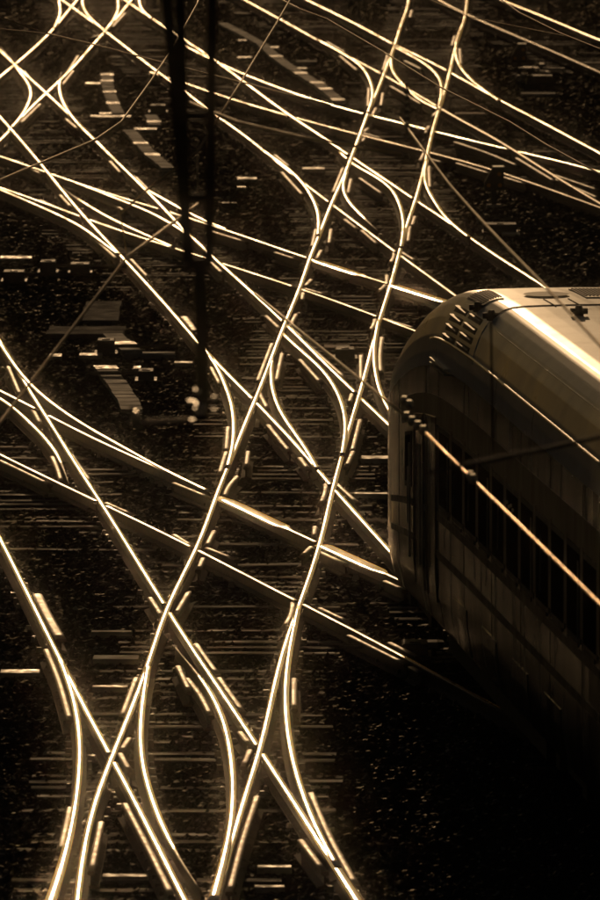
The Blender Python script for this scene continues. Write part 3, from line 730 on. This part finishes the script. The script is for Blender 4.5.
# grid vent on the shoulder: 2 x 3 slots with bright slats
s0, t0 = find(448, 326, TG, ARC); s1, t1 = find(476, 326, TG, ARC)
gs, gt = find(462, 328, TG, ARC, 8)
vent = patch('shoulder_vent', gs-1.9, gs+1.9, gt-.27, gt+.27, .008, 'roof', TRAIN, ns=6, ntt=6)
for a in range(2):
    for b in range(4):
        sc0 = gs-1.5+a*1.6; tb = gt-.20+b*.11
        c_ = patch('vent_slot', sc0, sc0+1.3, tb, tb+.07, .014, 'grille', vent, ns=3, ntt=1)
        pp = P3(sc0+.65, tb+.05, .012); MB().box(pp, (.045,1.1,.010), math.atan2(*(lambda d: (-d.x, d.y))(P3(sc0,tb)-P3(sc0+1.3,tb)))).build('slat', 'slat', c_)
# roof louvres
for (xa, xb, yy_) in ((466,506,299),(577,612,293)):
    sA, tA = find(xa, yy_, TG); sB, tB = find(xb, yy_, TG); sm_ = (sA+sB)/2
    lv = patch('roof_louvre', sm_-.9, sm_+.9, tA, tB, .016, 'slat', TRAIN, ns=8, ntt=10); n_ = 9
    for q in range(n_):
        ta = tA+(tB-tA)*(q+.25)/n_; patch('louvre_slot', sm_-.75, sm_+.75, ta, ta+(tB-tA)/n_*.5, .026, 'grille', lv, ns=6, ntt=1)
# oval hatch
so, to = find(547, 296, TG); V = [P3(so, to, .02)]; Fc = []
for q in range(28):
    an = 2*math.pi*q/28; V.append(P3(so+.45*math.cos(an), to+.24*math.sin(an), .02))
for q in range(28): Fc.append((0, 1+q, 1+(q+1)%28))
new_obj('roof_hatch', V, Fc, 'hatch', TRAIN, smooth=True)
# roof seams
ss, ts_ = find(494, 320, TG)
mb = MB(); mb.tube([P3(ss-.15, ts_+(2*ARC-2*ts_)*q/30, .003) for q in range(31)], .008, 5).build('roof_seam', 'grille', TRAIN)
for dt in (-.10, .16):
    mb = MB(); mb.tube([P3(so+.7+(ss-so-.7)*q/6, to+dt, .003) for q in range(7)], .008, 5).build('roof_seam', 'grille', TRAIN)
mb = MB(); mb.tube([P3(s_, t_of_z(4.28), .003) for s_ in np.linspace(11, 26.9, 20)], .006, 5).build('roof_seam', 'roof', TRAIN)
# lifting eyes
for (px, py) in ((478,313),(491,321),(579,316)):
    s_, t = find(px, py, TG); b_ = P3(s_, t, 0)
    MB().tube([b_, b_+Vector((0,0,.06)), b_+Vector((0,0,.11))], [.05,.05,.03], 8).tube([b_+Vector((-.09,0,.05)), b_+Vector((.09,0,.05))], .035, 6).build('lifting_eye', 'black', TRAIN)
# bogies
for s_ in (6.2, 22.5):
    bg = MB().box((0,-s_,.58),(2.3,2.9,.30)).box((-1.12,-s_,.62),(.16,3.2,.34)).box((1.12,-s_,.62),(.16,3.2,.34)).build('bogie','under',TRAIN)
    for ds in (-1.25,1.25):
        for x in (-.76,.76): MB().tube([(x-.06,-s_+ds,RT+.46),(x+.06,-s_+ds,RT+.46)],.45,24).build('wheel','under',bg)
        MB().box((-1.2,-s_+ds,.62),(.14,.36,.34)).build('axle_box','under',bg)
MB().box((0,-14.2,.52),(2.4,10.5,.36)).build('equipment_box','under',TRAIN)

# ------------------------------------------------------------------ overhead line
def wire(label, pts, r, m='wire', name='overhead_wire', cat='wire', n=6, fit_=None):
    P = [un(p[0], p[1], p[2]) for p in pts]; o = P[0].copy()
    T = tag(MB().tube([p-o for p in P], r, n).build(name, m, smooth=True), label, cat); T.location = o
    return T, P
wire('thick blurred wire slanting across the left middle to the hanging post', [(-60,500,5.6),(0,422,5.8),(127,257,6.6),(198,204,6.9)], .013)
wire('kinked wire rising from the hanging post to the top centre', [(120,214,6.6),(150,187,6.7),(197,152,7.0),(242,80,7.2),(276,24,7.4),(290,0,7.5),(305,-25,7.5)], .011)
wire('faint bent wire from the left edge to the top beside the hanging post', [(-40,198,6.2),(0,180,6.2),(95,140,6.2),(121,122,6.2),(150,82,6.2),(170,52,6.2),(187,22,6.2),(197,4,6.2),(205,-20,6.2)], .012)
wire('fine wire crossing the top left behind the hanging post', [(-30,26,5.6),(0,29,5.6),(50,34,5.6),(100,46,5.6),(172,65,5.6),(237,81,5.6),(300,97,5.6),(330,105,5.6)], .009)
wire('fine short wire at the top left edge above another', [(-30,9,5.9),(0,18,5.9),(50,34,5.65)], .009)
wire('fine contact wire running diagonally across the upper right', [(270,-6,5.6),(300,9,5.6),(327,19,5.6),(387,54,5.6),(440,87,5.6),(510,122,5.6),(547,145,5.6),(580,163,5.6),(640,196,5.6)], .010)
wire('fine catenary wire in the top right corner', [(480,-22,6.4),(502,0,6.4),(520,13,6.4),(560,33,6.4),(600,49,6.4),(640,66,6.4)], .009)
wire('very fine wire from the top middle to the top right corner', [(420,-5,6.2),(470,17,6.2),(520,27,6.2),(570,37,6.2),(640,52,6.2)], .006)
wire('dim blurred wire from the hanging post towards the upper crossings', [(190,103,8.0),(220,115,8.0),(237,122,8.0),(300,137,8.0),(400,154,8.0)], .014)
wire('dim blurred wire running down to the train roof from the far crossing', [(400,118,7.2),(425,152,7.2),(450,185,7.2),(472,210,7.2),(500,240,7.2),(545,286,7.2),(600,345,7.2),(660,410,7.2)], .011, 'wire')
wire('dull blurred wire descending to the train nose beside a rail', [(255,294,5.7),(300,331,5.7),(387,401,5.7),(404,415,5.7)], .012)
wire('bright copper wire in front of the train side', [(426,433,5.7),(452,459,5.7),(520,525,5.7),(600,604,5.7),(660,665,5.7)], .012, 'copper')
wire('dark wire crossing the train roof and side', [(430,472,7.6),(475,463,7.6),(550,448,7.6),(600,437,7.6),(660,424,7.6)], .014, 'wiredark')
wire('thin dark dropper wire hanging before the train roof', [(491,322,7.2),(492,380,6.7),(493,452,6.2)], .008, 'wiredark', 'dropper_wire')
wire('short dropper wire left of the hanging post', [(119,208,7.0),(122,225,6.8),(127,257,6.6)], .008, name='dropper_wire')
wire('short dropper wire hanging beside the right leg of the hanging post', [(197,154,7.0),(198,192,6.7)], .008, name='dropper_wire')
# insulator sets on the wires
def insul(label, p0, p1, n=5, r=.035, m='porcelain', cap=True):
    p0, p1 = un(*p0), un(*p1); T = thing('insulator', label, 'insulator', p0, 0, 'line insulators'); dv = (p1-p0); L_ = dv.length; dv.normalize()
    MB().tube([dv*-.05, dv*(L_+.05)], .010, 6).build('rod', 'wiredark', T)
    for i_ in range(n):
        q = dv*((i_+.5)*L_/n); sh = MB().tube([q-dv*.02, q-dv*.006, q+dv*.006, q+dv*.02], [.014, r, r, .016], 12).build('shed', m, T, smooth=True)
        if cap: MB().box(q+Vector((0,0,r)), (r*1.1,r*1.6,.012)).build('cap', 'glint', sh)  # flat plate added on each shed to give a bright bead glint
insul('insulator string before the train nose where the copper wire begins', (404,415,5.7), (426,433,5.7), 4, .035)
insul('smaller insulator just above the copper wire end', (402,399,5.9), (412,407,5.9), 2, .032)
insul('pair of discs on the copper wire before the train side', (469,475,5.72), (474,481,5.72), 2, .034)
insul('long dim insulator string left of the foot of the hanging post', (146,422,7.9), (186,420,7.9), 8, .017, cap=False)
insul('small insulator group at the far left end of the dim string', (134,414,7.95), (139,426,7.88), 4, .022)
insul('dark hanging insulator beads above the upper double slip', (407,88,8.4), (407,128,8.1), 6, .02, 'wiredark')

# hanging post of the portal that spans the yard above the picture
Dp = 62.0; KW = Dp/76.0
def at(px, py, d=Dp):
    x = (px-300)/F; y = -(py-450)/F; dr = Vector((x, CT+y*ST, -ST+y*CT)); k = d/dr.y; return Vector((0,0,CAMZ)) + dr*k
GT = thing('portal_gantry', 'dark steel gantry with hanging tapered post in the upper left', 'gantry', (at(203,420).x, Dp, 0)); o = Vector((at(203,420).x, Dp, 0))
def bar(a, b, wd, name, m='darksteel', parent=GT):
    mb = MB(); a, b = a-o, b-o; t = (b-a).normalized(); wd *= KW; s_ = t.cross(Vector((0,1,0))).normalized()*wd/2; q = Vector((0,1,0))*wd/2
    k = [a-s_-q, a+s_-q, a+s_+q, a-s_+q, b-s_-q, b+s_-q, b+s_+q, b-s_+q]
    mb.v = [tuple(v) for v in k]; mb.f = [(3,2,1,0),(4,5,6,7),(0,1,5,4),(1,2,6,5),(2,3,7,6),(3,0,4,7)]
    return mb.build(name, m, parent)
top = 11.0
def up(p, q, z): # continue line p->q (downwards) up to height z
    t = (p-q); return p + t*((z-p.z)/t.z)
a0, a1 = at(167,0), at(189,262); bar(up(a0,a1,top), a1, .070, 'post_leg')
a0, a1 = at(180,0), at(187,255); bar(up(a0,a1,top), a1, .065, 'post_leg')
a0, a1 = at(212.5,0), at(209,262); bar(up(a0,a1,top), a1, .062, 'post_leg')
bar(at(200,258), at(203,419), .080, 'lower_post')
for ya, xa, xb in ((115,178,210),(197,186,209),(264,188,211)): bar(at(xa,ya), at(xb,ya), .05, 'cross_bar')
bar(at(203,420), at(126,424), .016, 'steady_arm', 'wiredark'); 
for (xa, ya, w_, d_) in ((199,405,.05,.40),(199,411,.045,.3),(191,402,.035,.12),(197,391,.03,.12),(192,421,.025,.1),(214,398,.02,.05),(214,411,.02,.05)):
    MB().box(at(xa,ya)-o, (w_,d_*.7,.02), .1).build('glint_plate', 'slat', GT)  # plates added to imitate the blurred glints at the post foot
L0, L1 = -9.0, 9.0
for dz in (0, .7): 
    for dy in (0,.5): bar(Vector((L0,Dp+dy,top+dz)), Vector((L1,Dp+dy,top+dz)), .12, 'chord')
for k_ in range(24):
    x = L0 + k_*.75; bar(Vector((x,Dp-.07,top)), Vector((x+.75,Dp-.07,top+.7)), .05, 'diagonal')
for x in (L0, L1):
    bar(Vector((x,Dp+.25,-.1)), Vector((x,Dp+.25,top+.8)), .34, 'portal_leg')

# ------------------------------------------------------------------ added volume standing in for lens bloom round the rails: even, pale, forward scattering
mb = MB().box((0,1170,6.45),(1810,2470,15.1)); hz = mb.build('bloom_haze', 'ground'); hz['kind'] = 'stuff'; hz['label'] = 'thin veil added over the rail yard for bloom round the rails'; hz['category'] = 'bloom_haze'
hm = bpy.data.materials.new('bloom_haze'); hm.use_nodes = True; hn = hm.node_tree.nodes; hn.remove(hn['Principled BSDF'])
pv = hn.new('ShaderNodeVolumePrincipled'); pv.inputs['Color'].default_value = (.95,.90,.84,1); pv.inputs['Density'].default_value = BLOOM_HAZE; pv.inputs['Anisotropy'].default_value = 0.999
hm.node_tree.links.new(pv.outputs[0], hn['Material Output'].inputs['Volume']); hz.data.materials.clear(); hz.data.materials.append(hm)
